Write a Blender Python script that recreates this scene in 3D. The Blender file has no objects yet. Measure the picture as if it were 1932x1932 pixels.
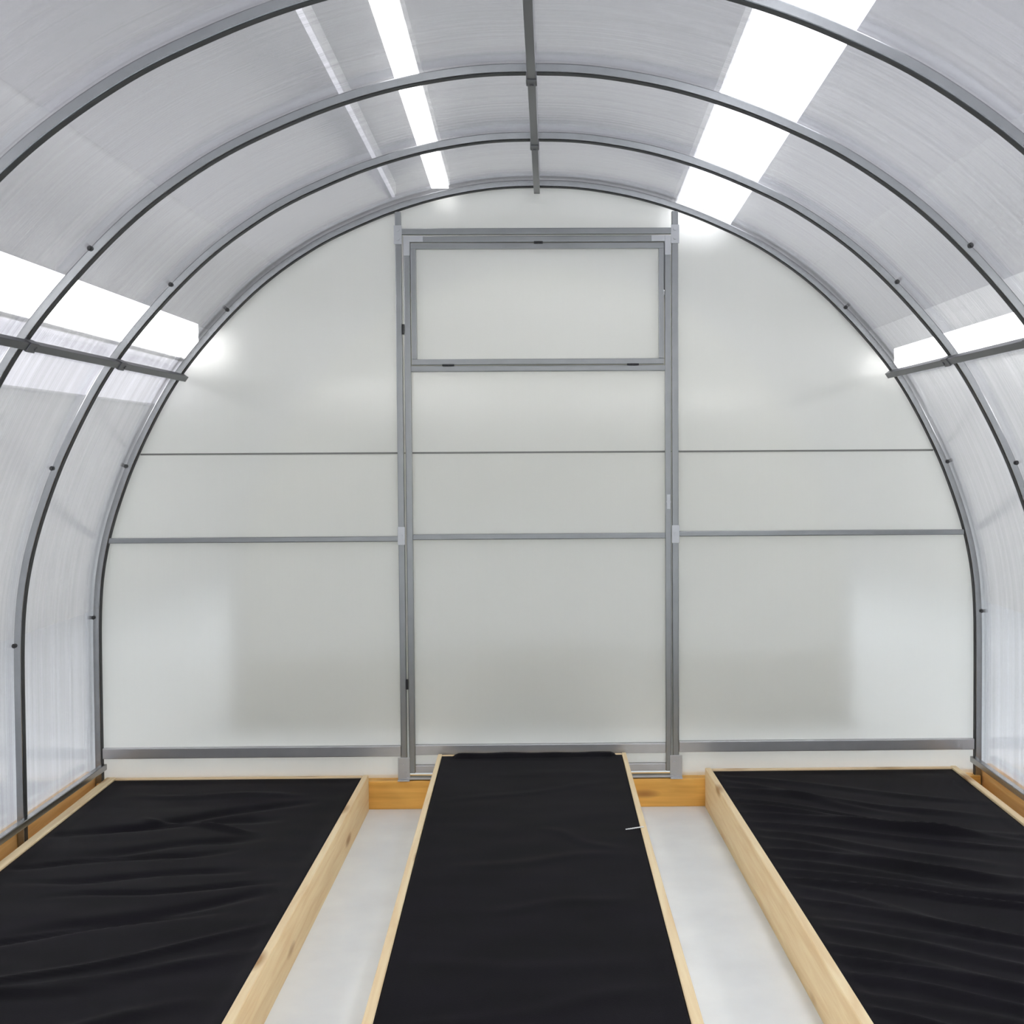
import bpy, bmesh, math, random
from mathutils import Vector, Matrix, noise

random.seed(7)
S = bpy.context.scene
COL = S.collection

# ------------------------------------------------------------------ helpers
def link(o, parent=None):
    COL.objects.link(o)
    if parent is not None:
        o.parent = parent
    return o

def tag(o, label=None, cat=None, group=None, kind=None):
    if label: o['label'] = label
    if cat: o['category'] = cat
    if group: o['group'] = group
    if kind: o['kind'] = kind
    return o

def empty(name, loc=(0, 0, 0)):
    o = bpy.data.objects.new(name, None)
    o.empty_display_size = 0.05
    o.location = loc
    return link(o)

def obj(name, bm, mat, parent=None, loc=(0, 0, 0), smooth=False):
    bmesh.ops.recalc_face_normals(bm, faces=bm.faces[:])
    me = bpy.data.meshes.new(name)
    bm.to_mesh(me); bm.free()
    me.materials.append(mat)
    for p in me.polygons: p.use_smooth = smooth
    o = bpy.data.objects.new(name, me)
    o.location = loc
    return link(o, parent)

def add_box(bm, x0, x1, y0, y1, z0, z1, bevel=0.0):
    c = Vector(((x0+x1)/2, (y0+y1)/2, (z0+z1)/2))
    r = bmesh.ops.create_cube(bm, size=1.0)
    for v in r['verts']:
        v.co = Vector((v.co.x*(x1-x0), v.co.y*(y1-y0), v.co.z*(z1-z0))) + c
    if bevel:
        es = list({e for v in r['verts'] for e in v.link_edges})
        bmesh.ops.bevel(bm, geom=es, offset=bevel, segments=2, affect='EDGES', profile=0.6)

def box(name, mat, x0, x1, y0, y1, z0, z1, parent=None, bevel=0.002):
    bm = bmesh.new()
    add_box(bm, x0, x1, y0, y1, z0, z1, bevel)
    return obj(name, bm, mat, parent)

def board(name, mat, a0, a1, b0, b1, z0, z1, parent=None):
    """a plank between the far section (x a0..a1 at y=b0) and the near section"""
    (xa0, xa1), (xb0, xb1) = a0, a1
    bm = bmesh.new()
    n = 40
    ring = []
    for i in range(n+1):
        t = i/n
        y = b0+(b1-b0)*t
        w = 0.0012*math.sin(5.1*t+a0[0]*9)
        x0 = xa0+(xb0-xa0)*t+w; x1 = xa1+(xb1-xa1)*t+w
        ring.append([bm.verts.new(c) for c in ((x0, y, z0), (x1, y, z0), (x1, y, z1-0.002), (x1-0.002, y, z1), (x0+0.002, y, z1), (x0, y, z1-0.002))])
    for i in range(n):
        A, B = ring[i], ring[i+1]
        for k in range(6):
            bm.faces.new((A[k], A[(k+1) % 6], B[(k+1) % 6], B[k]))
    bm.faces.new(ring[0]); bm.faces.new(ring[-1][::-1])
    return obj(name, bm, mat, parent)

def add_cyl(bm, c, axis, r, h, seg=14):
    rot = Vector((0, 0, 1)).rotation_difference(Vector(axis)).to_matrix().to_4x4()
    bmesh.ops.create_cone(bm, cap_ends=True, segments=seg, radius1=r, radius2=r, depth=h,
                          matrix=Matrix.Translation(c) @ rot)

# ------------------------------------------------------------------ materials
def new_mat(name):
    m = bpy.data.materials.new(name); m.use_nodes = True
    nt = m.node_tree; nt.nodes.clear()
    out = nt.nodes.new('ShaderNodeOutputMaterial')
    return m, nt, out

def N(nt, kind, **kw):
    n = nt.nodes.new(kind)
    for k, v in kw.items():
        if k.startswith('i_'):
            n.inputs[k[2:].replace('_', ' ')].default_value = v
        else:
            setattr(n, k, v)
    return n

def rgb(r, g, b):
    f = lambda c: ((c/255+0.055)/1.055)**2.4 if c > 10 else c/255/12.92
    return (f(r), f(g), f(b), 1)

def mat_metal(name, col, rough=0.34, metallic=0.85, spangle=0.05):
    m, nt, out = new_mat(name)
    b = N(nt, 'ShaderNodeBsdfPrincipled')
    tc = N(nt, 'ShaderNodeTexCoord')
    nz = N(nt, 'ShaderNodeTexNoise'); nz.inputs['Scale'].default_value = 22; nz.inputs['Detail'].default_value = 1
    nt.links.new(tc.outputs['Object'], nz.inputs['Vector'])
    mr = N(nt, 'ShaderNodeMapRange')
    mr.inputs['To Min'].default_value = rough-spangle; mr.inputs['To Max'].default_value = rough+spangle*2
    nt.links.new(nz.outputs['Fac'], mr.inputs['Value'])
    mx = N(nt, 'ShaderNodeMix', data_type='RGBA')
    mx.inputs[6].default_value = tuple(c*0.92 for c in col[:3])+(1,)
    mx.inputs[7].default_value = tuple(min(1, c*1.06) for c in col[:3])+(1,)
    nt.links.new(nz.outputs['Fac'], mx.inputs[0])
    nt.links.new(mx.outputs[2], b.inputs['Base Color'])
    nt.links.new(mr.outputs['Result'], b.inputs['Roughness'])
    b.inputs['Metallic'].default_value = metallic
    nt.links.new(b.outputs[0], out.inputs[0])
    return m

def mat_plain(name, col, rough=0.6, metallic=0.0):
    m, nt, out = new_mat(name)
    b = N(nt, 'ShaderNodeBsdfPrincipled')
    b.inputs['Base Color'].default_value = col
    b.inputs['Roughness'].default_value = rough
    b.inputs['Metallic'].default_value = metallic
    nt.links.new(b.outputs[0], out.inputs[0])
    return m

def mat_wood(name, light, dark, knot, axis='Y', rough=0.6):
    m, nt, out = new_mat(name)
    b = N(nt, 'ShaderNodeBsdfPrincipled')
    tc = N(nt, 'ShaderNodeTexCoord')
    mp = N(nt, 'ShaderNodeMapping')
    mp.inputs['Scale'].default_value = (2.2, 34, 34) if axis == 'X' else (34, 2.2, 34)
    nt.links.new(tc.outputs['Object'], mp.inputs['Vector'])
    n1 = N(nt, 'ShaderNodeTexNoise'); n1.inputs['Scale'].default_value = 1.6; n1.inputs['Detail'].default_value = 5
    n1.inputs['Distortion'].default_value = 0.7
    nt.links.new(mp.outputs[0], n1.inputs['Vector'])
    cr = N(nt, 'ShaderNodeValToRGB')
    cr.color_ramp.elements[0].position = 0.32; cr.color_ramp.elements[0].color = dark
    cr.color_ramp.elements[1].position = 0.66; cr.color_ramp.elements[1].color = light
    nt.links.new(n1.outputs['Fac'], cr.inputs[0])
    # knots and short dark flecks
    mp2 = N(nt, 'ShaderNodeMapping')
    mp2.inputs['Scale'].default_value = (2.6, 9, 9) if axis == 'X' else (9, 2.6, 9)
    nt.links.new(tc.outputs['Object'], mp2.inputs['Vector'])
    vo = N(nt, 'ShaderNodeTexVoronoi'); vo.inputs['Scale'].default_value = 1.15
    nt.links.new(mp2.outputs[0], vo.inputs['Vector'])
    k = N(nt, 'ShaderNodeValToRGB')
    k.color_ramp.elements[0].position = 0.07; k.color_ramp.elements[0].color = (1, 1, 1, 1)
    k.color_ramp.elements[1].position = 0.2; k.color_ramp.elements[1].color = (0, 0, 0, 1)
    nt.links.new(vo.outputs['Distance'], k.inputs[0])
    mx = N(nt, 'ShaderNodeMix', data_type='RGBA')
    nt.links.new(k.outputs[0], mx.inputs[0])
    nt.links.new(cr.outputs[0], mx.inputs[6]); mx.inputs[7].default_value = knot
    nt.links.new(mx.outputs[2], b.inputs['Base Color'])
    b.inputs['Roughness'].default_value = rough
    bp = N(nt, 'ShaderNodeBump'); bp.inputs['Strength'].default_value = 0.12; bp.inputs['Distance'].default_value = 0.002
    nt.links.new(n1.outputs['Fac'], bp.inputs['Height'])
    nt.links.new(bp.outputs[0], b.inputs['Normal'])
    nt.links.new(b.outputs[0], out.inputs[0])
    return m

def mat_sheet(name, clear, tint, gloss_rough, white, flute_axis, streak, flute=0.25, f0=0.05, haze=0.0, haze_rough=0.2, milk=0.35, wave=0.5, aniso=0.0):
    """twin-wall polycarbonate: part clear, part milky, with a glossy skin and fine flutes.
    UV is in metres: u runs along the flutes, v across them."""
    m, nt, out = new_mat(name)
    uv = N(nt, 'ShaderNodeUVMap')
    # fluting (bump): fine ribs across v, long soft streaks along u
    mp = N(nt, 'ShaderNodeMapping'); mp.inputs['Scale'].default_value = (0.5, 60, 1)
    nt.links.new(uv.outputs[0], mp.inputs['Vector'])
    ns = N(nt, 'ShaderNodeTexNoise'); ns.inputs['Scale'].default_value = 1.0; ns.inputs['Detail'].default_value = 4
    ns.inputs['Roughness'].default_value = 0.65
    nt.links.new(mp.outputs[0], ns.inputs['Vector'])
    mpb = N(nt, 'ShaderNodeMapping'); mpb.inputs['Scale'].default_value = (1.1, 1.6, 1)
    nt.links.new(uv.outputs[0], mpb.inputs['Vector'])
    nb = N(nt, 'ShaderNodeTexNoise'); nb.inputs['Scale'].default_value = 1.3; nb.inputs['Detail'].default_value = 1
    nt.links.new(mpb.outputs[0], nb.inputs['Vector'])
    bp = N(nt, 'ShaderNodeBump'); bp.inputs['Strength'].default_value = flute; bp.inputs['Distance'].default_value = 0.0012
    nt.links.new(ns.outputs['Fac'], bp.inputs['Height'])
    bw = N(nt, 'ShaderNodeBump'); bw.inputs['Strength'].default_value = wave; bw.inputs['Distance'].default_value = 0.02
    nt.links.new(nb.outputs['Fac'], bw.inputs['Height'])
    nt.links.new(bp.outputs[0], bw.inputs['Normal'])
    nrm = bw.outputs[0]
    tr = N(nt, 'ShaderNodeBsdfTransparent'); tr.inputs[0].default_value = tint
    tl = N(nt, 'ShaderNodeBsdfTranslucent'); tl.inputs[0].default_value = white
    df = N(nt, 'ShaderNodeBsdfDiffuse'); df.inputs[0].default_value = white
    nt.links.new(nrm, tl.inputs['Normal']); nt.links.new(nrm, df.inputs['Normal'])
    wv = N(nt, 'ShaderNodeMix', data_type='RGBA')
    wv.inputs[6].default_value = tuple(c*(1-streak*1.3) for c in white[:3])+(1,)
    wv.inputs[7].default_value = tuple(min(0.97, c*(1+streak*0.6)) for c in white[:3])+(1,)
    sr = N(nt, 'ShaderNodeMapRange'); sr.inputs['From Min'].default_value = 0.32; sr.inputs['From Max'].default_value = 0.68
    nt.links.new(ns.outputs['Fac'], sr.inputs['Value']); nt.links.new(sr.outputs[0], wv.inputs[0])
    nt.links.new(wv.outputs[2], tl.inputs[0]); nt.links.new(wv.outputs[2], df.inputs[0])
    if haze > 0:                                     # part of the clear light is blurred by the twin walls
        rf = N(nt, 'ShaderNodeBsdfRefraction'); rf.inputs['IOR'].default_value = 1.15
        rf.inputs['Roughness'].default_value = haze_rough; rf.inputs['Color'].default_value = tint
        nt.links.new(nrm, rf.inputs['Normal'])
        mh = N(nt, 'ShaderNodeMixShader'); mh.inputs[0].default_value = haze
        nt.links.new(tr.outputs[0], mh.inputs[1]); nt.links.new(rf.outputs[0], mh.inputs[2])
        tr = mh
    mk = N(nt, 'ShaderNodeMixShader'); mk.inputs[0].default_value = milk
    nt.links.new(tl.outputs[0], mk.inputs[1]); nt.links.new(df.outputs[0], mk.inputs[2])
    # how clear the sheet is varies a little from flute to flute
    mr = N(nt, 'ShaderNodeMapRange')
    mr.inputs['From Min'].default_value = 0.3; mr.inputs['From Max'].default_value = 0.7
    mr.inputs['To Min'].default_value = clear-streak; mr.inputs['To Max'].default_value = clear+streak
    nt.links.new(ns.outputs['Fac'], mr.inputs['Value'])
    mb = N(nt, 'ShaderNodeMixShader')
    nt.links.new(mr.outputs[0], mb.inputs[0])
    nt.links.new(mk.outputs[0], mb.inputs[1]); nt.links.new(tr.outputs[0], mb.inputs[2])
    gl = N(nt, 'ShaderNodeBsdfGlossy'); gl.inputs['Roughness'].default_value = gloss_rough
    gl.inputs['Color'].default_value = (1, 1, 1, 1)
    if aniso:                                        # the flutes smear reflections across their run
        gl.inputs['Anisotropy'].default_value = aniso
        tg = N(nt, 'ShaderNodeTangent', direction_type='UV_MAP'); tg.uv_map = 'UVMap'
        nt.links.new(tg.outputs[0], gl.inputs['Tangent'])
    nt.links.new(nrm, gl.inputs['Normal'])
    lw = N(nt, 'ShaderNodeLayerWeight'); lw.inputs['Blend'].default_value = 0.5
    p5 = N(nt, 'ShaderNodeMath', operation='POWER'); p5.inputs[1].default_value = 4.5
    nt.links.new(lw.outputs['Facing'], p5.inputs[0])
    ad = N(nt, 'ShaderNodeMath', operation='MULTIPLY_ADD', use_clamp=True)
    ad.inputs[1].default_value = 0.75; ad.inputs[2].default_value = f0
    nt.links.new(p5.outputs[0], ad.inputs[0])
    mg = N(nt, 'ShaderNodeMixShader')
    nt.links.new(ad.outputs[0], mg.inputs[0])
    nt.links.new(mb.outputs[0], mg.inputs[1]); nt.links.new(gl.outputs[0], mg.inputs[2])
    nt.links.new(mg.outputs[0], out.inputs[0])
    return m

def mat_emit(name, col, strength):
    m, nt, out = new_mat(name)
    e = N(nt, 'ShaderNodeEmission'); e.inputs[0].default_value = col; e.inputs[1].default_value = strength
    nt.links.new(e.outputs[0], out.inputs[0])
    return m

def mat_cloth(name):
    m, nt, out = new_mat(name)
    b = N(nt, 'ShaderNodeBsdfPrincipled')
    tc = N(nt, 'ShaderNodeTexCoord')
    n1 = N(nt, 'ShaderNodeTexNoise'); n1.inputs['Scale'].default_value = 5; n1.inputs['Detail'].default_value = 6
    nt.links.new(tc.outputs['Object'], n1.inputs['Vector'])
    cr = N(nt, 'ShaderNodeValToRGB')
    cr.color_ramp.elements[0].position = 0.35; cr.color_ramp.elements[0].color = rgb(14, 13, 17)
    cr.color_ramp.elements[1].position = 0.7; cr.color_ramp.elements[1].color = rgb(20, 18, 24)
    nt.links.new(n1.outputs['Fac'], cr.inputs[0])
    nt.links.new(cr.outputs[0], b.inputs['Base Color'])
    n2 = N(nt, 'ShaderNodeTexNoise'); n2.inputs['Scale'].default_value = 420; n2.inputs['Detail'].default_value = 2
    nt.links.new(tc.outputs['Object'], n2.inputs['Vector'])
    bp = N(nt, 'ShaderNodeBump'); bp.inputs['Strength'].default_value = 0.25; bp.inputs['Distance'].default_value = 0.001
    nt.links.new(n2.outputs['Fac'], bp.inputs['Height']); nt.links.new(bp.outputs[0], b.inputs['Normal'])
    b.inputs['Roughness'].default_value = 0.6
    b.inputs['Specular IOR Level'].default_value = 0.06
    nt.links.new(b.outputs[0], out.inputs[0])
    return m

def mat_floor(name):
    m, nt, out = new_mat(name)
    b = N(nt, 'ShaderNodeBsdfPrincipled')
    tc = N(nt, 'ShaderNodeTexCoord')
    n1 = N(nt, 'ShaderNodeTexNoise'); n1.inputs['Scale'].default_value = 7; n1.inputs['Detail'].default_value = 5
    nt.links.new(tc.outputs['Object'], n1.inputs['Vector'])
    cr = N(nt, 'ShaderNodeValToRGB')
    cr.color_ramp.elements[0].position = 0.3; cr.color_ramp.elements[0].color = rgb(234, 241, 246)
    cr.color_ramp.elements[1].position = 0.7; cr.color_ramp.elements[1].color = rgb(242, 249, 253)
    nt.links.new(n1.outputs['Fac'], cr.inputs[0])
    nt.links.new(cr.outputs[0], b.inputs['Base Color'])
    b.inputs['Roughness'].default_value = 0.55
    nt.links.new(b.outputs[0], out.inputs[0])
    return m

M = {}
M['tube'] = mat_metal('galvanised_steel', (0.27, 0.275, 0.28), 0.3, 0.97, 0.0)
M['arch'] = mat_metal('mid_galvanised_steel', (0.33, 0.335, 0.34), 0.24, 0.97, 0.0)  # galvanised steel, slightly lighter grey than the framing
M['purlin'] = mat_metal('galvanised_steel_dark_reflection', (0.10, 0.10, 0.11), 0.3, 0.9, 0.0)  # same galvanised steel, dark reflection of the black beds put into its colour
M['bright'] = mat_metal('bright_zinc', (0.46, 0.465, 0.48), 0.36, 0.85, 0.0)
M['dark'] = mat_metal('dull_steel', (0.16, 0.16, 0.17), 0.45)
M['screw'] = mat_plain('screw_head', rgb(70, 70, 70), 0.45, 0.7)
M['strip'] = mat_plain('painted_inner_shade', rgb(40, 42, 44), 0.55)  # shade on the arches' inner faces, put in as dark colour
M['black'] = mat_plain('black_plastic', rgb(28, 28, 30), 0.5)
M['roof'] = mat_sheet('roof_polycarbonate', 0.76, (0.97, 0.97, 0.985, 1), 0.16, (0.74, 0.735, 0.765, 1), 'X', 0.15, 0.45, 0.11)
M['wall'] = mat_sheet('end_polycarbonate', 0.54, (0.98, 0.98, 0.97, 1), 0.15, (0.965, 0.97, 0.925, 1), 'Z', 0.012, 0.2, 0.058, 0.8, 0.32, 0.62, 0.10, 0.75)
M['joint'] = mat_plain('joint_strip_grey', rgb(120, 120, 116), 0.5)
M['pine'] = mat_wood('pine_board', rgb(240, 220, 178), rgb(228, 200, 154), rgb(176, 138, 92))
M['pine_x'] = mat_wood('pine_end_board', rgb(236, 214, 176), rgb(222, 192, 148), rgb(160, 122, 80), 'X')
M['amber'] = mat_wood('amber_beam', rgb(238, 184, 92), rgb(218, 162, 72), rgb(164, 112, 48), 'X', 0.45)
M['amber_y'] = mat_wood('amber_side_beam', rgb(236, 196, 132), rgb(220, 172, 104), rgb(170, 120, 66), 'Y', 0.5)
M['cloth'] = mat_cloth('black_ground_cloth')
M['floor'] = mat_floor('white_floor')
M['lamp'] = mat_emit('lamp_white', (1, 1, 0.99, 1), 10.0)
M['lamp_cool'] = mat_emit('lamp_cool', (0.94, 0.96, 1, 1), 6.5)
M['lamp_dim'] = mat_emit('lamp_dim', (0.93, 0.93, 1.0, 1), 1.25)
M['housing'] = mat_plain('lamp_housing', rgb(205, 205, 205), 0.5)
M['white'] = mat_plain('white_plastic', rgb(235, 235, 235), 0.5)

# ------------------------------------------------------------------ profile of the vault
PTS = [(0, 2.089), (0.13, 2.085), (0.26, 2.066), (0.37, 2.041), (0.487, 2.004), (0.60, 1.958), (0.733, 1.894),
       (0.885, 1.792), (1.00, 1.69), (1.105, 1.578), (1.194, 1.4675), (1.266, 1.352), (1.342, 1.203),
       (1.395, 1.073), (1.440, 0.935), (1.468, 0.797), (1.479, 0.66), (1.4815, 0.50), (1.4825, 0.30), (1.4835, 0.045)]

def catmull(P, n=6):
    out = []
    Q = [(-P[1][0], P[1][1])] + P + [(2*P[-1][0]-P[-2][0], 2*P[-1][1]-P[-2][1])]
    for i in range(1, len(Q)-2):
        p0, p1, p2, p3 = Q[i-1:i+3]
        for k in range(n):
            t = k/n
            out.append(tuple(0.5*((2*p1[j]) + (-p0[j]+p2[j])*t + (2*p0[j]-5*p1[j]+4*p2[j]-p3[j])*t*t + (-p0[j]+3*p1[j]-3*p2[j]+p3[j])*t**3) for j in (0, 1)))
    out.append(P[-1])
    return out

def smooth(P, it):
    P = list(P)
    for _ in range(it):
        P = [P[0]] + [tuple((P[i-1][j]+2*P[i][j]+P[i+1][j])/4 for j in (0, 1)) for i in range(1, len(P)-1)] + [P[-1]]
    return P

HALF = catmull(PTS)
FULL = smooth([(-x, z) for x, z in reversed(HALF[1:])] + HALF, 6)

def normals(P):
    out = []
    for i in range(len(P)):
        a = P[max(0, i-1)]; b = P[min(len(P)-1, i+1)]
        t = Vector((b[0]-a[0], 0, b[1]-a[1])).normalized()
        out.append(Vector((-t.z, 0, t.x)))    # outward for a curve running left to right over the top
    return out
NRM = normals(FULL)

def off(i, d):
    return Vector((FULL[i][0], 0, FULL[i][1])) + NRM[i]*d

def at_height(z, side, d):
    """point of the profile (offset d outward) at height z on one side, with its normal"""
    best = min((abs(off(i, d).z-z), i) for i in range(len(FULL)) if FULL[i][0]*side > 0)[1]
    return off(best, d), NRM[best]

TUBE = 0.022
SPACING = 0.633
Y_NEAR = -2.62

# ------------------------------------------------------------------ arches
def arch_mesh():
    bm = bmesh.new()
    b = 0.0025
    sec = [(0, -TUBE+b), (b, -TUBE), (TUBE-b, -TUBE), (TUBE, -TUBE+b), (TUBE, -b), (TUBE-b, 0), (b, 0), (0, -b)]
    rings = []
    for i in range(len(FULL)):
        rings.append([bm.verts.new(off(i, d) + Vector((0, y, 0))) for d, y in sec])
    n = len(sec)
    for A, B in zip(rings, rings[1:]):
        for k in range(n):
            bm.faces.new((A[k], A[(k+1) % n], B[(k+1) % n], B[k]))
    bm.faces.new(rings[0]); bm.faces.new(rings[-1][::-1])
    return bm

def shade_strip_mesh():
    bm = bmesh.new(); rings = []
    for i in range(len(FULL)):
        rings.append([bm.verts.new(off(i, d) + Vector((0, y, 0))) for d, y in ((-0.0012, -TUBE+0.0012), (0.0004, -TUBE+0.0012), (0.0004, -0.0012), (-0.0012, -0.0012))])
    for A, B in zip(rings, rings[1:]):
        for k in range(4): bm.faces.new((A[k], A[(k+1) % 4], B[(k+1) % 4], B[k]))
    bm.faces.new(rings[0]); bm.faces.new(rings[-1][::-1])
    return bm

def screw_mesh(c, nrm):
    bm = bmesh.new()
    add_cyl(bm, c, (0, 1, 0), 0.0065, 0.005, 12)
    add_cyl(bm, c+Vector((0, -0.004, 0)), (0, 1, 0), 0.004, 0.005, 6)
    return bm

ARCH_LABELS = ['grey steel arch against the end wall, framing the posts and window',
               'grey steel arch one bay in front of the end wall arch',
               'thin dark steel arch two bays in front of the end wall',
               'nearest steel arch, cut off by the top edge of the photo']
arch = empty('frame_arch', (0, 0, 0))
obj('arch_tube', arch_mesh(), M['arch'], arch, smooth=False)
tag(obj('inner_shade', shade_strip_mesh(), M['strip'], arch), 'painted dark shade along the inner face')
for side in (-1, 1):
    for z in (1.684, 1.160, 0.660):
        c, nn = at_height(z, side, 0.026)
        c = c + Vector((0, -TUBE-0.0025, 0)) - nn*0.006
        obj('screw', screw_mesh(c, nn), M['screw'], arch)
arches = [arch]
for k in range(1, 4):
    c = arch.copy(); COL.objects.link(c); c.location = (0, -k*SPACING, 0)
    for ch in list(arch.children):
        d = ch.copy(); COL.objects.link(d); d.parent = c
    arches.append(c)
for a, l in zip(arches, ARCH_LABELS):
    tag(a, l, 'arch', 'steel arches of the greenhouse')

# ------------------------------------------------------------------ purlins
def purlin(label, c, nrm, end_y):
    """square tube along Y, its outer face against the inner face of the arches"""
    o = empty('purlin', (c.x, end_y, c.z))
    tag(o, label, 'purlin', 'lengthwise tubes tying the arches')
    ang = math.atan2(nrm.x, nrm.z)
    L = end_y-Y_NEAR
    bm = bmesh.new()
    add_box(bm, -0.010, 0.010, -L, 0, -0.010, 0.010, 0.0022)
    t = obj('purlin_tube', bm, M['purlin'], o); t.rotation_euler = (0, ang, 0)
    bm = bmesh.new(); add_box(bm, -0.0095, 0.0095, -0.004, 0.003, -0.0095, 0.0095, 0.001)
    t = obj('end_cap', bm, M['black'], o); t.rotation_euler = (0, ang, 0)
    for k in range(0, 4):
        if k == 0: continue
        y = -k*SPACING-TUBE/2-end_y
        bm = bmesh.new()
        add_box(bm, -0.0125, 0.0125, y-0.026, y+0.022, -0.0125, -0.009, 0.001)
        add_box(bm, -0.0125, -0.0095, y-0.026, y+0.022, -0.0125, 0.008, 0.001)
        add_box(bm, 0.0095, 0.0125, y-0.026, y+0.022, -0.0125, 0.008, 0.001)
        add_cyl(bm, Vector((0, y+0.012, -0.0135)), (0, 0, 1), 0.005, 0.004, 8)
        t = obj('clamp', bm, M['dark'], o); t.rotation_euler = (0, ang, 0)
    return o
mid = len(FULL)//2
purlin('steel ridge tube running lengthwise under the top of the arches', Vector((0.0, 0, 2.089-0.0102)), Vector((0, 0, 1)), -0.001)
for side, lab in ((-1, 'steel lengthwise tube crossing the arches on the left slope'),
                  (1, 'steel lengthwise tube crossing the arches on the right slope')):
    p, nn = at_height(1.462, side, -0.0102)
    purlin(lab, p, nn, -0.001)

# ------------------------------------------------------------------ base tubes along the sides
for side, lab in ((-1, 'steel base tube along the foot of the left wall'), (1, 'steel base tube along the foot of the right wall')):
    x = side*1.4715
    o = empty('base_tube', (x, -0.03, 0.155))
    tag(o, lab, 'tube', 'lengthwise base tubes')
    bm = bmesh.new(); add_box(bm, -0.010, 0.010, -2.58, 0, -0.010, 0.010, 0.0025)
    obj('rail', bm, M['arch'], o)
    bm = bmesh.new(); add_box(bm, -0.0085, 0.0085, -0.003, 0.0025, -0.0085, 0.0085, 0.001)
    obj('end_cap', bm, M['black'], o)

# ------------------------------------------------------------------ polycarbonate skins
def skin(name, idx, d0, d1, y0, y1, mat, label, cat):
    bm = bmesh.new(); uvl = bm.loops.layers.uv.new('UVMap')
    ny = 24
    arc = [0.0]
    for a, b in zip(idx, idx[1:]):
        arc.append(arc[-1]+(off(b, d0)-off(a, d0)).length)
    ys = [y0+(y1-y0)*j/ny for j in range(ny+1)]
    def grid(d):
        return [[bm.verts.new(off(i, d)+Vector((0, y, 0))) for y in ys] for i in idx]
    A, B = grid(d0), grid(d1)
    pos = {}
    for G in (A, B):
        for i in range(len(idx)):
            for j in range(ny+1): pos[G[i][j]] = (arc[i]+idx[0]*0.1, ys[j])
    for i in range(len(idx)-1):
        for j in range(ny):
            bm.faces.new((A[i][j], A[i+1][j], A[i+1][j+1], A[i][j+1]))
            bm.faces.new((B[i][j], B[i][j+1], B[i+1][j+1], B[i+1][j]))
    for i in range(len(idx)-1):
        bm.faces.new((A[i][0], B[i][0], B[i+1][0], A[i+1][0]))
        bm.faces.new((A[i][ny], A[i+1][ny], B[i+1][ny], B[i][ny]))
    for j in range(ny):
        bm.faces.new((A[0][j], A[0][j+1], B[0][j+1], B[0][j]))
        bm.faces.new((A[-1][j], B[-1][j], B[-1][j+1], A[-1][j+1]))
    for f in bm.faces:
        for l in f.loops: l[uvl].uv = pos[l.vert]
    o = obj(name, bm, mat, smooth=True)
    tag(o, label, cat, kind='structure')
    return o
n_all = len(FULL)
iL = min(range(n_all), key=lambda i: abs(FULL[i][1]-1.455)+(10 if FULL[i][0] > 0 else 0))
iR = n_all-1-iL
skin('wall_left', list(range(0, iL+1)), 0.0235, 0.0275, 0.02, Y_NEAR, M['roof'], 'translucent polycarbonate side wall on the left', 'wall')
skin('ceiling', list(range(iL, iR+1)), 0.0235, 0.0275, 0.02, Y_NEAR, M['roof'], 'translucent polycarbonate vaulted roof over the arches', 'roof')
skin('wall_right', list(range(iR, n_all)), 0.0235, 0.0275, 0.02, Y_NEAR, M['roof'], 'translucent polycarbonate side wall on the right', 'wall')

def sheet(name, outline, y0, y1, mat, parent=None):
    """flat sheet in the XZ plane; UV u runs upward with the flutes"""
    bm = bmesh.new(); uvl = bm.loops.layers.uv.new('UVMap')
    A = [bm.verts.new((x, y0, z)) for x, z in outline]
    B = [bm.verts.new((x, y1, z)) for x, z in outline]
    bm.faces.new(A); bm.faces.new(B[::-1])
    n = len(A)
    for i in range(n):
        bm.faces.new((A[i], B[i], B[(i+1) % n], A[(i+1) % n]))
    for f in bm.faces:
        for l in f.loops: l[uvl].uv = (l.vert.co.z, l.vert.co.x)
    return obj(name, bm, mat, parent)

def edge_x(z):
    return at_height(z, 1, 0.020)[0].x
DOOR_X0, DOOR_X1, DOOR_Z0, DOOR_Z1 = -0.4485, 0.4470, 0.10, 1.9305
def side_outline(s, z0, z1, inner):
    pts = [(s*inner, z0)]
    P = [off(i, 0.020) for i in range(n_all) if FULL[i][0]*s > 0]
    P = sorted([(p.x, p.z) for p in P if z0 < p.z < z1], key=lambda q: q[1])
    pts.append((s*edge_x(z0), z0)); pts += P
    return pts
wall = empty('wall_back', (0, 0, 0))
tag(wall, 'translucent polycarbonate end wall around the door', 'wall', kind='structure')
JZ = 1.206
for s, xin in ((-1, -DOOR_X0), (1, DOOR_X1)):
    lo = side_outline(s, 0.10, JZ-0.002, xin) + [(s*edge_x(JZ), JZ-0.002), (s*xin, JZ-0.002)]
    sheet('wall_sheet', lo, 0.0005, 0.0065, M['wall'], wall)
# upper sheet: everything above the joint, with the door notch
up = [off(i, 0.020) for i in range(n_all) if FULL[i][1] > JZ+0.004]
ol = [(-edge_x(JZ), JZ+0.002)] + [(p.x, p.z) for p in up] + [(edge_x(JZ), JZ+0.002), (DOOR_X1, JZ+0.002), (DOOR_X1, DOOR_Z1), (DOOR_X0, DOOR_Z1), (DOOR_X0, JZ+0.002)]
sheet('wall_sheet', ol, 0.0005, 0.0065, M['wall'], wall)
for s, xin in ((-1, 0.475), (1, 0.4715)):
    a, b = sorted((s*xin, s*(edge_x(JZ)-0.022)))
    t = box('trim_%d' % (1 if s < 0 else 2), M['joint'], a, b, -0.004, 0.0003, JZ-0.003, JZ+0.003, None, 0.001)
    tag(t, 'thin grey joint strip across the %s part of the end wall' % ('left' if s < 0 else 'right'), 'trim', kind='structure')

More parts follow.
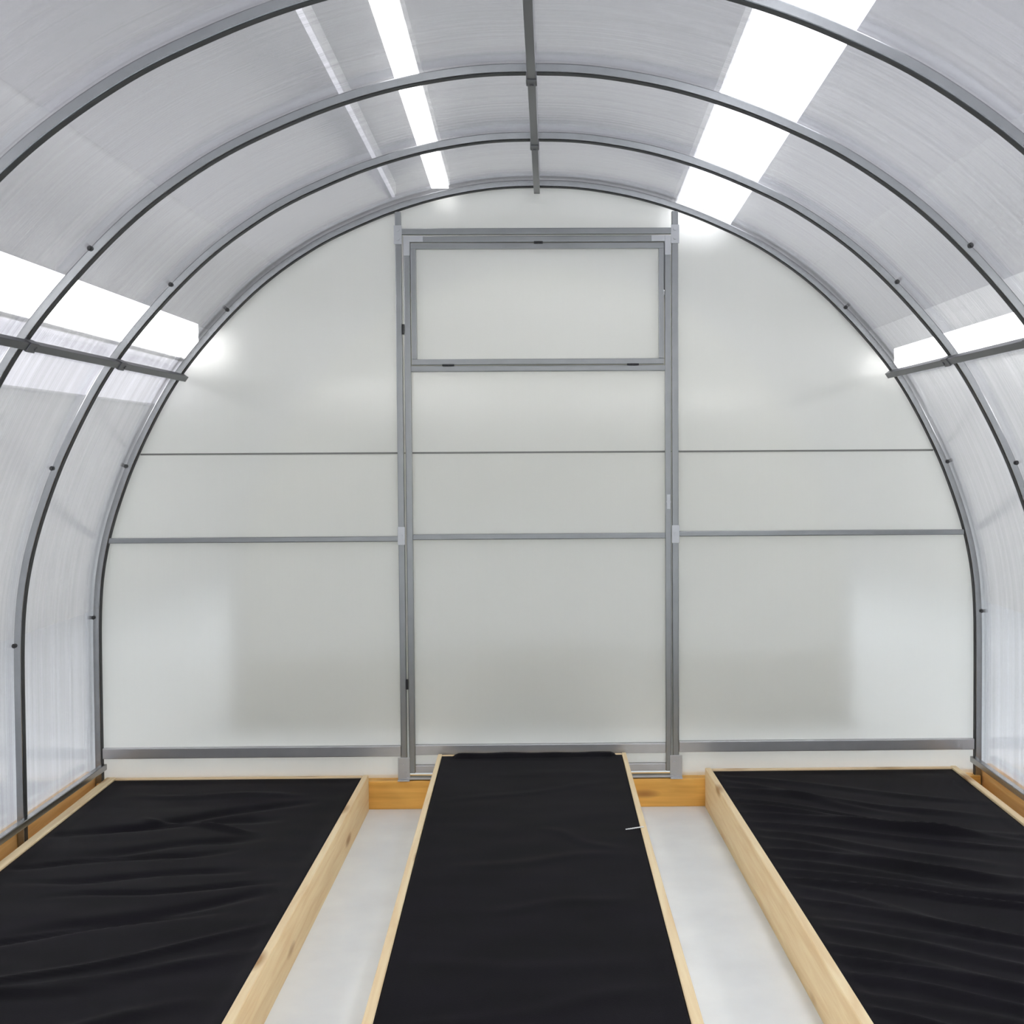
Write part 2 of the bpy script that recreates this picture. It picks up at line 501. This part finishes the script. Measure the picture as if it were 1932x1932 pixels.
# ------------------------------------------------------------------ end wall framing
Y0, Y1 = -0.0205, -0.0005
def tube_between(name, x0, x1, z0, z1, label=None, cat=None, group=None, parent=None, y0=Y0, y1=Y1, mat='tube', bevel=0.0025):
    o = box(name, M[mat], x0, x1, y0, y1, z0, z1, parent, bevel)
    if label: tag(o, label, cat, group)
    return o

def post(x0, x1, lab, side):
    o = empty('frame_post', ((x0+x1)/2, 0, 0.1))
    tag(o, lab, 'post', 'posts beside the door')
    cx = (x0+x1)/2
    ztop = at_height(2.0, side, -0.001)[0].z
    ztop = min((abs(FULL[i][0]-cx), FULL[i][1]) for i in range(n_all))[1]
    bm = bmesh.new(); add_box(bm, x0-cx, x1-cx, Y0, Y1, -0.003, ztop-0.1-0.003, 0.0025)
    obj('post_tube', bm, M['tube'], o)
    bm = bmesh.new()                                   # clamp plate at the lintel
    add_box(bm, x0-cx-0.003, x1-cx+0.003, -0.024, -0.0207, 1.80, 1.862, 0.001)
    add_cyl(bm, Vector((0, -0.026, 1.818)), (0, 1, 0), 0.006, 0.005, 8)
    add_cyl(bm, Vector((0, -0.026, 1.848)), (0, 1, 0), 0.006, 0.005, 8)
    obj('clamp_plate', bm, M['bright'], o)
    bm = bmesh.new()                                   # clamp at the mid rail
    add_box(bm, x0-cx-0.002, x1-cx+0.002, -0.0235, -0.0207, 0.797, 0.858, 0.001)
    add_cyl(bm, Vector((0, -0.025, 0.828)), (0, 1, 0), 0.005, 0.004, 8)
    obj('clamp_plate', bm, M['bright'], o)
    bm = bmesh.new()                                   # foot bracket
    add_box(bm, x0-cx-0.010, x1-cx+0.010, -0.0245, -0.0207, 0.001, 0.075, 0.001)
    add_box(bm, x0-cx-0.010, x1-cx+0.010, -0.040, -0.0207, -0.003, 0.002, 0.001)
    add_cyl(bm, Vector((-0.006, -0.026, 0.05)), (0, 1, 0), 0.005, 0.005, 8)
    add_cyl(bm, Vector((0.006, -0.026, 0.022)), (0, 1, 0), 0.005, 0.005, 8)
    obj('foot_bracket', bm, M['bright'], o)
    return o
PL0, PL1 = -0.4735, -0.4530
PR0, PR1 = 0.4495, 0.4710
post(PL0, PL1, 'tall grey steel post on the hinge side, left of the door', -1)
post(PR0, PR1, 'tall grey steel post on the latch side, right of the door', 1)
tube_between('lintel', PL1, PR0, 1.9325, 1.953, 'horizontal steel tube above the door and its window', 'lintel')

legx = lambda z: at_height(z, 1, 0)[0].x
tube_between('wall_rail', -legx(0.92)+0.0005, PL0, 0.908, 0.926, 'horizontal mid rail on the end wall, left of the door', 'rail', 'mid rails of the end wall')
tube_between('wall_rail', PR1, legx(0.93)-0.0005, 0.919, 0.937, 'horizontal mid rail on the end wall, right of the door', 'rail', 'mid rails of the end wall')
tube_between('base_rail', -1.480, PL0, 0.178, 0.214, 'horizontal grey base rail at the foot of the end wall, left of the door', 'rail', 'base rails of the end wall', mat='bright')
tube_between('base_rail', PR1, 1.480, 0.184, 0.221, 'horizontal grey base rail at the foot of the end wall, right of the door', 'rail', 'base rails of the end wall', mat='bright')
tube_between('door_sill', PL1, PR0, 0.1005, 0.108, 'flat grey metal sill under the door, on the amber beam', 'sill', None, None, -0.030, Y1, 'bright', 0.001)

# ------------------------------------------------------------------ the door with its window flap
door = empty('door_1', (0, 0, 0.11))
tag(door, 'tall narrow polycarbonate door in a grey metal frame, with a window flap', 'door', kind='structure')
def dpart(name, x0, x1, z0, z1, mat='tube', y0=Y0, y1=Y1, parent=None, bevel=0.0025):
    bm = bmesh.new(); add_box(bm, x0, x1, y0, y1, z0-0.11, z1-0.11, bevel)
    return obj(name, bm, M[mat], parent or door)
SL0, SL1 = -0.4455, -0.4250
SR0, SR1 = 0.4265, 0.4460
dpart('stile', SL0, SL1, 0.12, 1.927)
dpart('stile', SR0, SR1, 0.12, 1.927)
dpart('top_rail', SL1, SR0, 1.9065, 1.927)
dpart('cross_rail', SL1, SR0, 1.4770, 1.4965)
dpart('middle_rail', SL1, SR0, 0.913, 0.932)
dpart('lower_rail', SL1, SR0, 0.182, 0.216, 'bright')
dpart('bottom_rail', SL1, SR0, 0.121, 0.147, 'bright')
dpart('joint_strip', SL1, SR0, JZ-0.003, JZ+0.003, 'joint', -0.004, 0.0003, None, 0.001)
sh = sheet('door_sheet', [(SL0, 0.121-0.11), (SR1, 0.121-0.11), (SR1, 1.4875-0.11), (SL0, 1.4875-0.11)], 0.0005, 0.0065, M['wall'], door)
# window flap
bm = bmesh.new()
FX0, FX1, FZ0, FZ1, FT = -0.4215, 0.4225, 1.4995, 1.9035, 0.019
for a in ((FX0, FX1, FZ1-FT, FZ1), (FX0, FX1, FZ0, FZ0+FT), (FX0, FX0+0.017, FZ0+FT, FZ1-FT), (FX1-0.017, FX1, FZ0+FT, FZ1-FT)):
    add_box(bm, a[0], a[1], -0.0225, -0.0015, a[2]-0.11, a[3]-0.11, 0.002)
flap = obj('vent_window', bm, M['tube'], door)
sheet('window_pane', [(FX0+0.004, FZ0+0.004-0.11), (FX1-0.004, FZ0+0.004-0.11), (FX1-0.004, FZ1-0.004-0.11), (FX0+0.004, FZ1-0.004-0.11)], 0.0005, 0.0065, M['wall'], flap)
def latch(x, z, w, h, par, name='latch'):
    bm = bmesh.new(); add_box(bm, x-w/2, x+w/2, -0.029, -0.0223, z-h/2-0.11, z+h/2-0.11, 0.0015)
    add_cyl(bm, Vector((x, -0.030, z-0.11)), (0, 1, 0), min(w, h)*0.4, 0.004, 8)
    return obj(name, bm, M['black'], par)
latch(0.004, 1.9040, 0.030, 0.008, flap)
latch(-0.300, 1.4985, 0.040, 0.006, flap, 'hinge')
latch(0.318, 1.4985, 0.040, 0.006, flap, 'hinge')
def dhinge(x, z):
    bm = bmesh.new(); add_box(bm, x-0.0035, x+0.0035, -0.027, -0.0205, z-0.015-0.11, z+0.012-0.11, 0.001)
    add_cyl(bm, Vector((x, -0.024, z-0.11)), (0, 0, 1), 0.004, 0.034, 8)
    obj('hinge', bm, M['black'], door)
dhinge(-0.4493, 1.618); dhinge(-0.4493, 0.425)
bm = bmesh.new(); add_cyl(bm, Vector((0.437, -0.024, 1.037-0.11)), (0, 1, 0), 0.007, 0.007, 12)
add_box(bm, 0.431, 0.443, -0.0225, -0.0203, 1.012-0.11, 1.062-0.11, 0.001)
obj('door_bolt', bm, M['bright'], door)
bm = bmesh.new()
for sx in (-1, 1):
    cx = 0.4345*sx if sx < 0 else 0.436
    add_box(bm, cx-0.010, cx+0.010, -0.0235, -0.0205, 1.862-0.11, 1.927-0.11, 0.001)
    a, b = sorted((cx-0.010*sx, cx-0.055*sx))
    add_box(bm, a, b, -0.0235, -0.0205, 1.907-0.11, 1.927-0.11, 0.001)
obj('corner_plate', bm, M['bright'], door)

# ------------------------------------------------------------------ foundation beams
o = box('foundation_beam', M['amber'], -1.50, 1.50, -0.030, 0.060, 0.0, 0.0965, None, 0.003)
tag(o, 'amber stained wooden beam under the end wall, seen between the beds', 'beam', 'foundation beams')
for s, lab in ((-1, 'wooden foundation beam under the left wall, behind the steel base tube'),
               (1, 'wooden foundation beam under the right wall, behind the steel base tube')):
    a, b = sorted((s*1.5065, s*1.565))
    o = box('foundation_beam', M['amber_y'], a, b, -2.62, 0.060, 0.0, 0.117, None, 0.003)
    tag(o, lab, 'beam', 'foundation beams')

# ------------------------------------------------------------------ beds
BN = -2.5
def bed(label, zt, inner, outer, y_end, thick_end=0.018):
    """inner/outer = ((far x0,x1),(near x0,x1)) sections of the two long boards"""
    o = empty('raised_bed', (0, 0, 0))
    tag(o, label, 'raised bed', 'raised beds')
    board('side_board', M['pine'], inner[0], inner[1], y_end, BN, 0.0, zt, o)
    board('side_board', M['pine'], outer[0], outer[1], y_end, BN, 0.0, zt, o)
    xs = sorted([inner[0], outer[0]])
    x0, x1 = xs[0][1], xs[1][0]
    box('end_board', M['pine_x'], x0+0.0003, x1-0.0003, y_end-thick_end, y_end-0.0005, 0.0, zt-0.0015, o)
    return o
def ext(far, near, y_near, y_far):
    k = (BN-y_far)/(y_near-y_far)
    return (far, tuple(f+(n-f)*k for f, n in zip(far, near)))
L_in = ext((-0.601, -0.582), (-0.594, -0.572), -1.92, -0.045)
L_out = ext((-1.460, -1.428), (-1.440, -1.412), -0.95, -0.045)
R_in = ext((0.559, 0.579), (0.612, 0.636), -1.97, -0.035)
R_out = ext((1.394, 1.414), (1.390, 1.412), -0.70, -0.035)
C_l = ext((-0.346, -0.332), (-0.306, -0.286), -2.07, -0.04)
C_r = ext((0.274, 0.288), (0.282, 0.304), -2.09, -0.04)
bed('wide wooden raised bed on the left, lined with black cloth', 0.121, L_in, L_out, -0.040)
bed('wide wooden raised bed on the right, lined with black cloth', 0.133, R_in, R_out, -0.034)
bed('narrow taller wooden raised bed in the middle between two white paths', 0.190, C_l, C_r, -0.040)

def cloth(label, zt, left, right, y0, folds, amp, seed, edge):
    """left/right: inner x of the boards as (far, near) at y0 and BN. A closed lining: top with folds, skirts to the floor."""
    nx, ny = 130, 190
    bm = bmesh.new()
    y1 = BN+0.004
    G = []
    for j in range(ny+1):
        v = j/ny; y = y0+(y1-y0)*v
        xa = left[0]+(left[1]-left[0])*v; xb = right[0]+(right[1]-right[0])*v
        row = []
        for i in range(nx+1):
            u = i/nx; x = xa+(xb-xa)*u
            h = 0.0
            for (ax, ay, bx, by, w, hh) in folds:
                dx, dy = bx-ax, by-ay; L2 = dx*dx+dy*dy
                t = ((x-ax)*dx+(y-ay)*dy)/L2
                wob = 0.012*math.sin(t*7+ax*20)
                d = ((x-ax)*dy-(y-ay)*dx)/math.sqrt(L2)+wob
                if -0.2 < t < 1.2:
                    fade = max(0, min(1, (t+0.15)/0.25))*max(0, min(1, (1.15-t)/0.35))
                    h += hh*math.exp(-(d/w)**2)*fade
            p = Vector((x*1.3+seed, y*2.2, seed*3))
            h += amp*(noise.noise(p)*1.0+0.5*noise.noise(p*2.7)+0.25*noise.noise(p*6))
            e = min(u*(xb-xa), (1-u)*(xb-xa), (y0-y)*1.0, (y-y1)*1.0)
            k = min(1, e/0.05); k = k*k*(3-2*k)
            z = zt-edge-0.004*k + h*min(1, e/0.03)
            row.append(bm.verts.new((x, y, z)))
        G.append(row)
    for j in range(ny):
        for i in range(nx):
            bm.faces.new((G[j][i], G[j+1][i], G[j+1][i+1], G[j][i+1]))
    ring = [G[0][i] for i in range(nx+1)] + [G[j][nx] for j in range(1, ny+1)] + [G[ny][i] for i in range(nx-1, -1, -1)] + [G[j][0] for j in range(ny-1, 0, -1)]
    low = [bm.verts.new((v.co.x, v.co.y, 0.002)) for v in ring]
    for i in range(len(ring)):
        k = (i+1) % len(ring)
        bm.faces.new((ring[i], ring[k], low[k], low[i]))
    bm.faces.new(low)
    o = obj('ground_cloth', bm, M['cloth'], smooth=True)
    return tag(o, label, 'cloth', 'black cloths lining the beds')

rr = random.Random(3)
fl = []
for k in range(16):
    y = -0.25-0.12*k
    a = rr.uniform(-0.1, 0.35)
    fl.append((-0.66-rr.uniform(0, 0.25), y+rr.uniform(-0.03, 0.03), -1.35+rr.uniform(-0.1, 0.2), y-a, rr.uniform(0.012, 0.028), rr.uniform(0.006, 0.013)*rr.choice((1, 1, -1))))
cloth('wrinkled black cloth lining the wide left bed', 0.121, (L_out[0][1]+0.001, L_out[1][1]+0.001), (L_in[0][0]-0.001, L_in[1][0]-0.001), -0.0590, fl, 0.006, 1.7, 0.006)
fr = []
for k in range(22):
    y = -0.12-0.085*k
    fr.append((0.60+rr.uniform(0, 0.05), y+rr.uniform(-0.02, 0.02), 1.15+rr.uniform(-0.1, 0.25), y-rr.uniform(0.24, 0.45), rr.uniform(0.012, 0.022), rr.uniform(0.006, 0.012)))
cloth('creased black cloth lining the wide right bed', 0.133, (R_in[0][1]+0.001, R_in[1][1]+0.001), (R_out[0][0]-0.001, R_out[1][0]-0.001), -0.0530, fr, 0.005, 5.2, 0.007)
fc = []
for k in range(7):
    y = -0.3-0.3*k
    fc.append((-0.27+rr.uniform(0, 0.3), y, 0.2, y-rr.uniform(-0.25, 0.25), rr.uniform(0.02, 0.04), rr.uniform(0.0015, 0.003)))
mid_cloth = cloth('taut black cloth lining the narrow middle bed', 0.190, (C_l[0][1]+0.001, C_l[1][1]+0.001), (C_r[0][0]-0.001, C_r[1][0]-0.001), -0.0590, fc, 0.003, 9.4, 0.003)

bm = bmesh.new()
n = 48; rows = []
for i in range(n+1):
    t = i/n; x = -0.300+0.560*t
    lift = min(1, t/0.05, (1-t)/0.04); lift = lift*lift*(3-2*lift)
    z = 0.1855+0.0085*lift+0.0008*math.sin(t*23)
    yb = -0.0415-0.0025*math.sin(t*11+1)
    rows.append([bm.verts.new(c) for c in ((x, -0.085, 0.1845), (x, -0.060, z), (x, yb-0.002, z), (x, yb-0.002, z-0.002), (x, -0.0585, z-0.002), (x, -0.085, 0.1830))])
for A, B in zip(rows, rows[1:]):
    for k in range(6): bm.faces.new((A[k], A[(k+1) % 6], B[(k+1) % 6], B[k]))
bm.faces.new(rows[0]); bm.faces.new(rows[-1][::-1])
obj('folded_edge', bm, M['cloth'], mid_cloth, smooth=False)
# a white scrap on the middle cloth
bm = bmesh.new()
for k in range(8):
    t = k/8
    add_box(bm, 0.236+0.006*k, 0.243+0.006*k, -0.905-0.001*k, -0.899-0.001*k, 0.1835+0.0012*k, 0.1853+0.0012*k, 0.0004)
o = obj('plastic_scrap', bm, M['white'])
tag(o, 'small white plastic scrap on the middle cloth by the right board', 'scrap')

# ------------------------------------------------------------------ the hall around the greenhouse
HX, HY0, HY1, HZ = 3.53, -27.0, 14.0, 3.20
bm = bmesh.new(); add_box(bm, -HX-0.1, HX+0.1, HY0-0.1, HY1+0.1, -0.05, 0.0)
o = obj('floor', bm, M['floor']); tag(o, 'smooth white floor showing as two paths between the beds', 'floor', kind='structure')
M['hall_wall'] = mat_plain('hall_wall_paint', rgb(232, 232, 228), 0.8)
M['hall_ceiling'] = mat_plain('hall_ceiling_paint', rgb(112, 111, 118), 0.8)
for nm, x0, x1, y0, y1, z0, z1, mt, lab in (
        ('wall_hall_left', -HX-0.1, -HX, HY0, HY1, 0, HZ, 'hall_wall', 'pale wall of the hall beyond the left side of the greenhouse'),
        ('wall_hall_right', HX, HX+0.1, HY0, HY1, 0, HZ, 'hall_wall', 'pale wall of the hall beyond the right side of the greenhouse'),
        ('wall_hall_back', -HX-0.1, HX+0.1, HY1, HY1+0.1, 0, HZ, 'hall_wall', 'pale wall of the hall far behind the end wall'),
        ('wall_hall_front', -HX-0.1, HX+0.1, HY0-0.1, HY0, 0, HZ, 'hall_wall', 'pale wall of the hall behind the viewer'),
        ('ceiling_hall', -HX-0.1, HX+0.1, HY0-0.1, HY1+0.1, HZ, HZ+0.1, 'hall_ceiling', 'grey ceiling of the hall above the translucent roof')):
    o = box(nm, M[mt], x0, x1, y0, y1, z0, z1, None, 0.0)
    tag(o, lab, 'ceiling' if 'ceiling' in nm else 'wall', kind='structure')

M['added_cove'] = mat_plain('cove_blend_grey', rgb(146, 146, 149), 0.8)  # added coves, in-between grey for gradual shading through the roof
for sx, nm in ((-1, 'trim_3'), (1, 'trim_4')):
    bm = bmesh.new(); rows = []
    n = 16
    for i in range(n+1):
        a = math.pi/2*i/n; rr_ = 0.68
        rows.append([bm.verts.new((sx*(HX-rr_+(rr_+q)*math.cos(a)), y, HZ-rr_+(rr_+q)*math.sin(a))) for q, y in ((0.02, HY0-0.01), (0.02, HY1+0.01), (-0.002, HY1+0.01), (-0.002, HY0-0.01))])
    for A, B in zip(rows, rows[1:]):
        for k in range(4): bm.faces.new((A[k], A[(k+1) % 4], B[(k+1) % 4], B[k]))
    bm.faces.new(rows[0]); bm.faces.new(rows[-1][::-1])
    tag(obj(nm, bm, M['added_cove'], smooth=True), 'added rounded cove blending the tones of hall wall and ceiling on the %s' % ('left' if sx < 0 else 'right'), 'trim', kind='structure')

# ------------------------------------------------------------------ the second greenhouse behind
M['grey_sheet'] = mat_plain('grey_sheet', rgb(134, 133, 121), 0.6)
g = empty('greenhouse', (0, 1.20, 0))
tag(g, 'dim arched outline of another greenhouse blurred behind the translucent end wall', 'greenhouse')
bm = bmesh.new()
P = [off(i, 0.02) for i in range(n_all)]
A = [bm.verts.new((p.x, 0, p.z)) for p in P]; B = [bm.verts.new((p.x, 0.006, p.z)) for p in P]
bm.faces.new(A); bm.faces.new(B[::-1])
for i in range(n_all): bm.faces.new((A[i], B[i], B[(i+1) % n_all], A[(i+1) % n_all]))
for v in bm.verts:
    if v.co.z < 0.05: v.co.z = 0.0
obj('end_sheet', bm, M['grey_sheet'], g)
obj('arch_tube', arch_mesh(), M['tube'], g)
bm = bmesh.new()
R1 = [[bm.verts.new(off(i, d)+Vector((0, y, 0))) for d, y in ((0.0235, 0.01), (0.0275, 0.01), (0.0275, 2.2), (0.0235, 2.2))] for i in range(n_all)]
for a, b in zip(R1, R1[1:]):
    for k in range(4): bm.faces.new((a[k], a[(k+1) % 4], b[(k+1) % 4], b[k]))
bm.faces.new(R1[0]); bm.faces.new(R1[-1][::-1])
obj('roof_sheet', bm, M['grey_sheet'], g, smooth=True)

g.scale = (0.895, 1, 0.957)
# ------------------------------------------------------------------ lamps of the hall
def lamp(label, pts, z0, z1, mat, vertical=False, y_near=-7.0, y_far=5.0, group='lamps of the hall'):
    """pts: cross-section half widths; a long fitting along Y"""
    x0n, x1n, x0f, x1f = pts
    o = empty('wall_lamp' if vertical else 'ceiling_light', ((x0f+x1f)/2, 0, z1))
    tag(o, label, 'light', group)
    def prism(ax0, ax1, bx0, bx1, za, zb):
        bm = bmesh.new()
        V = [bm.verts.new((x-o.location.x, y, z-z1)) for y, (q0, q1) in ((y_near, (ax0, ax1)), (y_far, (bx0, bx1))) for x, z in ((q0, za), (q1, za), (q1, zb), (q0, zb))]
        for k in range(4): bm.faces.new((V[k], V[(k+1) % 4], V[4+(k+1) % 4], V[4+k]))
        bm.faces.new(V[:4]); bm.faces.new(V[4:][::-1])
        return bm
    if not vertical:
        obj('diffuser', prism(x0n, x1n, x0f, x1f, z0, z0+0.02), mat, o)
        obj('housing', prism(x0n-0.01, x1n+0.01, x0f-0.01, x1f+0.01, z0+0.0205, z1), M['housing'], o)
    else:
        s = 1 if x0f > 0 else -1
        a, b = sorted((x0n, x1n))
        inner = (a, a+0.02) if s > 0 else (b-0.02, b)
        outer = (a+0.0205, b) if s > 0 else (a, b-0.0205)
        obj('diffuser', prism(*inner, *inner, z0, z1), mat, o)
        obj('housing', prism(*outer, *outer, z0-0.01, z1+0.01), M['housing'], o)
    return o
lamp('broad bright light panel above the right side of the roof', (0.385, 0.74, 1.04, 1.555), 3.10, 3.20, M['lamp_cool'], False, -26, 6.4)
lamp('narrow bright strip light above the roof, left of the ridge', (-0.09, -0.03, -0.793, -0.672), 3.10, 3.20, M['lamp'], False, -26, 4.9)
lamp('hair-thin strip light above the left roof slope', (-0.515, -0.495, -1.112, -1.092), 3.10, 3.20, M['lamp_dim'], False, -26, 5.2)
lamp('bright strip light along the left, at the shoulder of the roof', (-3.525, -3.40, -3.525, -3.40), 2.13, 2.49, M['lamp'], True, -26, 8.3)
lamp('dimmer lilac light panel below the bright left strip', (-3.525, -3.40, -3.525, -3.40), 1.66, 2.08, M['lamp_dim'], True, -26, 8.0)
lamp('bright strip light along the right, above the side tube', (3.40, 3.525, 3.40, 3.525), 1.985, 2.205, M['lamp'], True, -26, 8.1)

# ------------------------------------------------------------------ ambient light of the hall
w = bpy.data.worlds.new('hall'); S.world = w; w.use_nodes = True
nt = w.node_tree; nt.nodes.clear()
wo = nt.nodes.new('ShaderNodeOutputWorld'); bg = nt.nodes.new('ShaderNodeBackground')
tc = nt.nodes.new('ShaderNodeTexCoord'); sp = nt.nodes.new('ShaderNodeSeparateXYZ')
nt.links.new(tc.outputs['Generated'], sp.inputs[0])
cr = nt.nodes.new('ShaderNodeValToRGB')
cr.color_ramp.elements[0].position = 0.0; cr.color_ramp.elements[0].color = (0.62, 0.63, 0.61, 1)
cr.color_ramp.elements[1].position = 1.0; cr.color_ramp.elements[1].color = (0.30, 0.30, 0.32, 1)
e = cr.color_ramp.elements.new(0.35); e.color = (0.50, 0.50, 0.50, 1)
nt.links.new(sp.outputs['Z'], cr.inputs[0])
nt.links.new(cr.outputs[0], bg.inputs[0]); bg.inputs[1].default_value = 1.0
nt.links.new(bg.outputs[0], wo.inputs[0])

# ------------------------------------------------------------------ camera (the photo is a crop: the lens axis lies right of its middle)
cam = bpy.data.cameras.new('camera'); co = bpy.data.objects.new('camera', cam); COL.objects.link(co)
yaw, pitch, roll = 0.0145, -0.0456, -0.0057
f = Vector((math.sin(yaw)*math.cos(pitch), math.cos(yaw)*math.cos(pitch), math.sin(pitch)))
r = Vector((math.cos(yaw), -math.sin(yaw), 0)); u = r.cross(f)
c_, s_ = math.cos(roll), math.sin(roll)
r2 = r*c_+u*s_; u2 = -r*s_+u*c_
mat = Matrix((r2, u2, -f)).transposed().to_4x4()
mat.translation = Vector((0.0362, -4.2987, 1.1997))
co.matrix_world = mat
cam.sensor_width = 36; cam.lens = 2400.2/1932*36
cam.shift_x = -105.95/1932; cam.clip_start = 0.05
S.camera = co

S.view_settings.view_transform = 'Standard'
S.view_settings.look = 'None'
S.view_settings.exposure = 0.16
S.view_settings.gamma = 1.0
S.view_settings.use_curve_mapping = False
try:
    S.cycles.use_denoising = True
    S.cycles.max_bounces = 16
    S.cycles.transparent_max_bounces = 24
    S.cycles.diffuse_bounces = 6
    S.cycles.glossy_bounces = 6
except Exception:
    pass
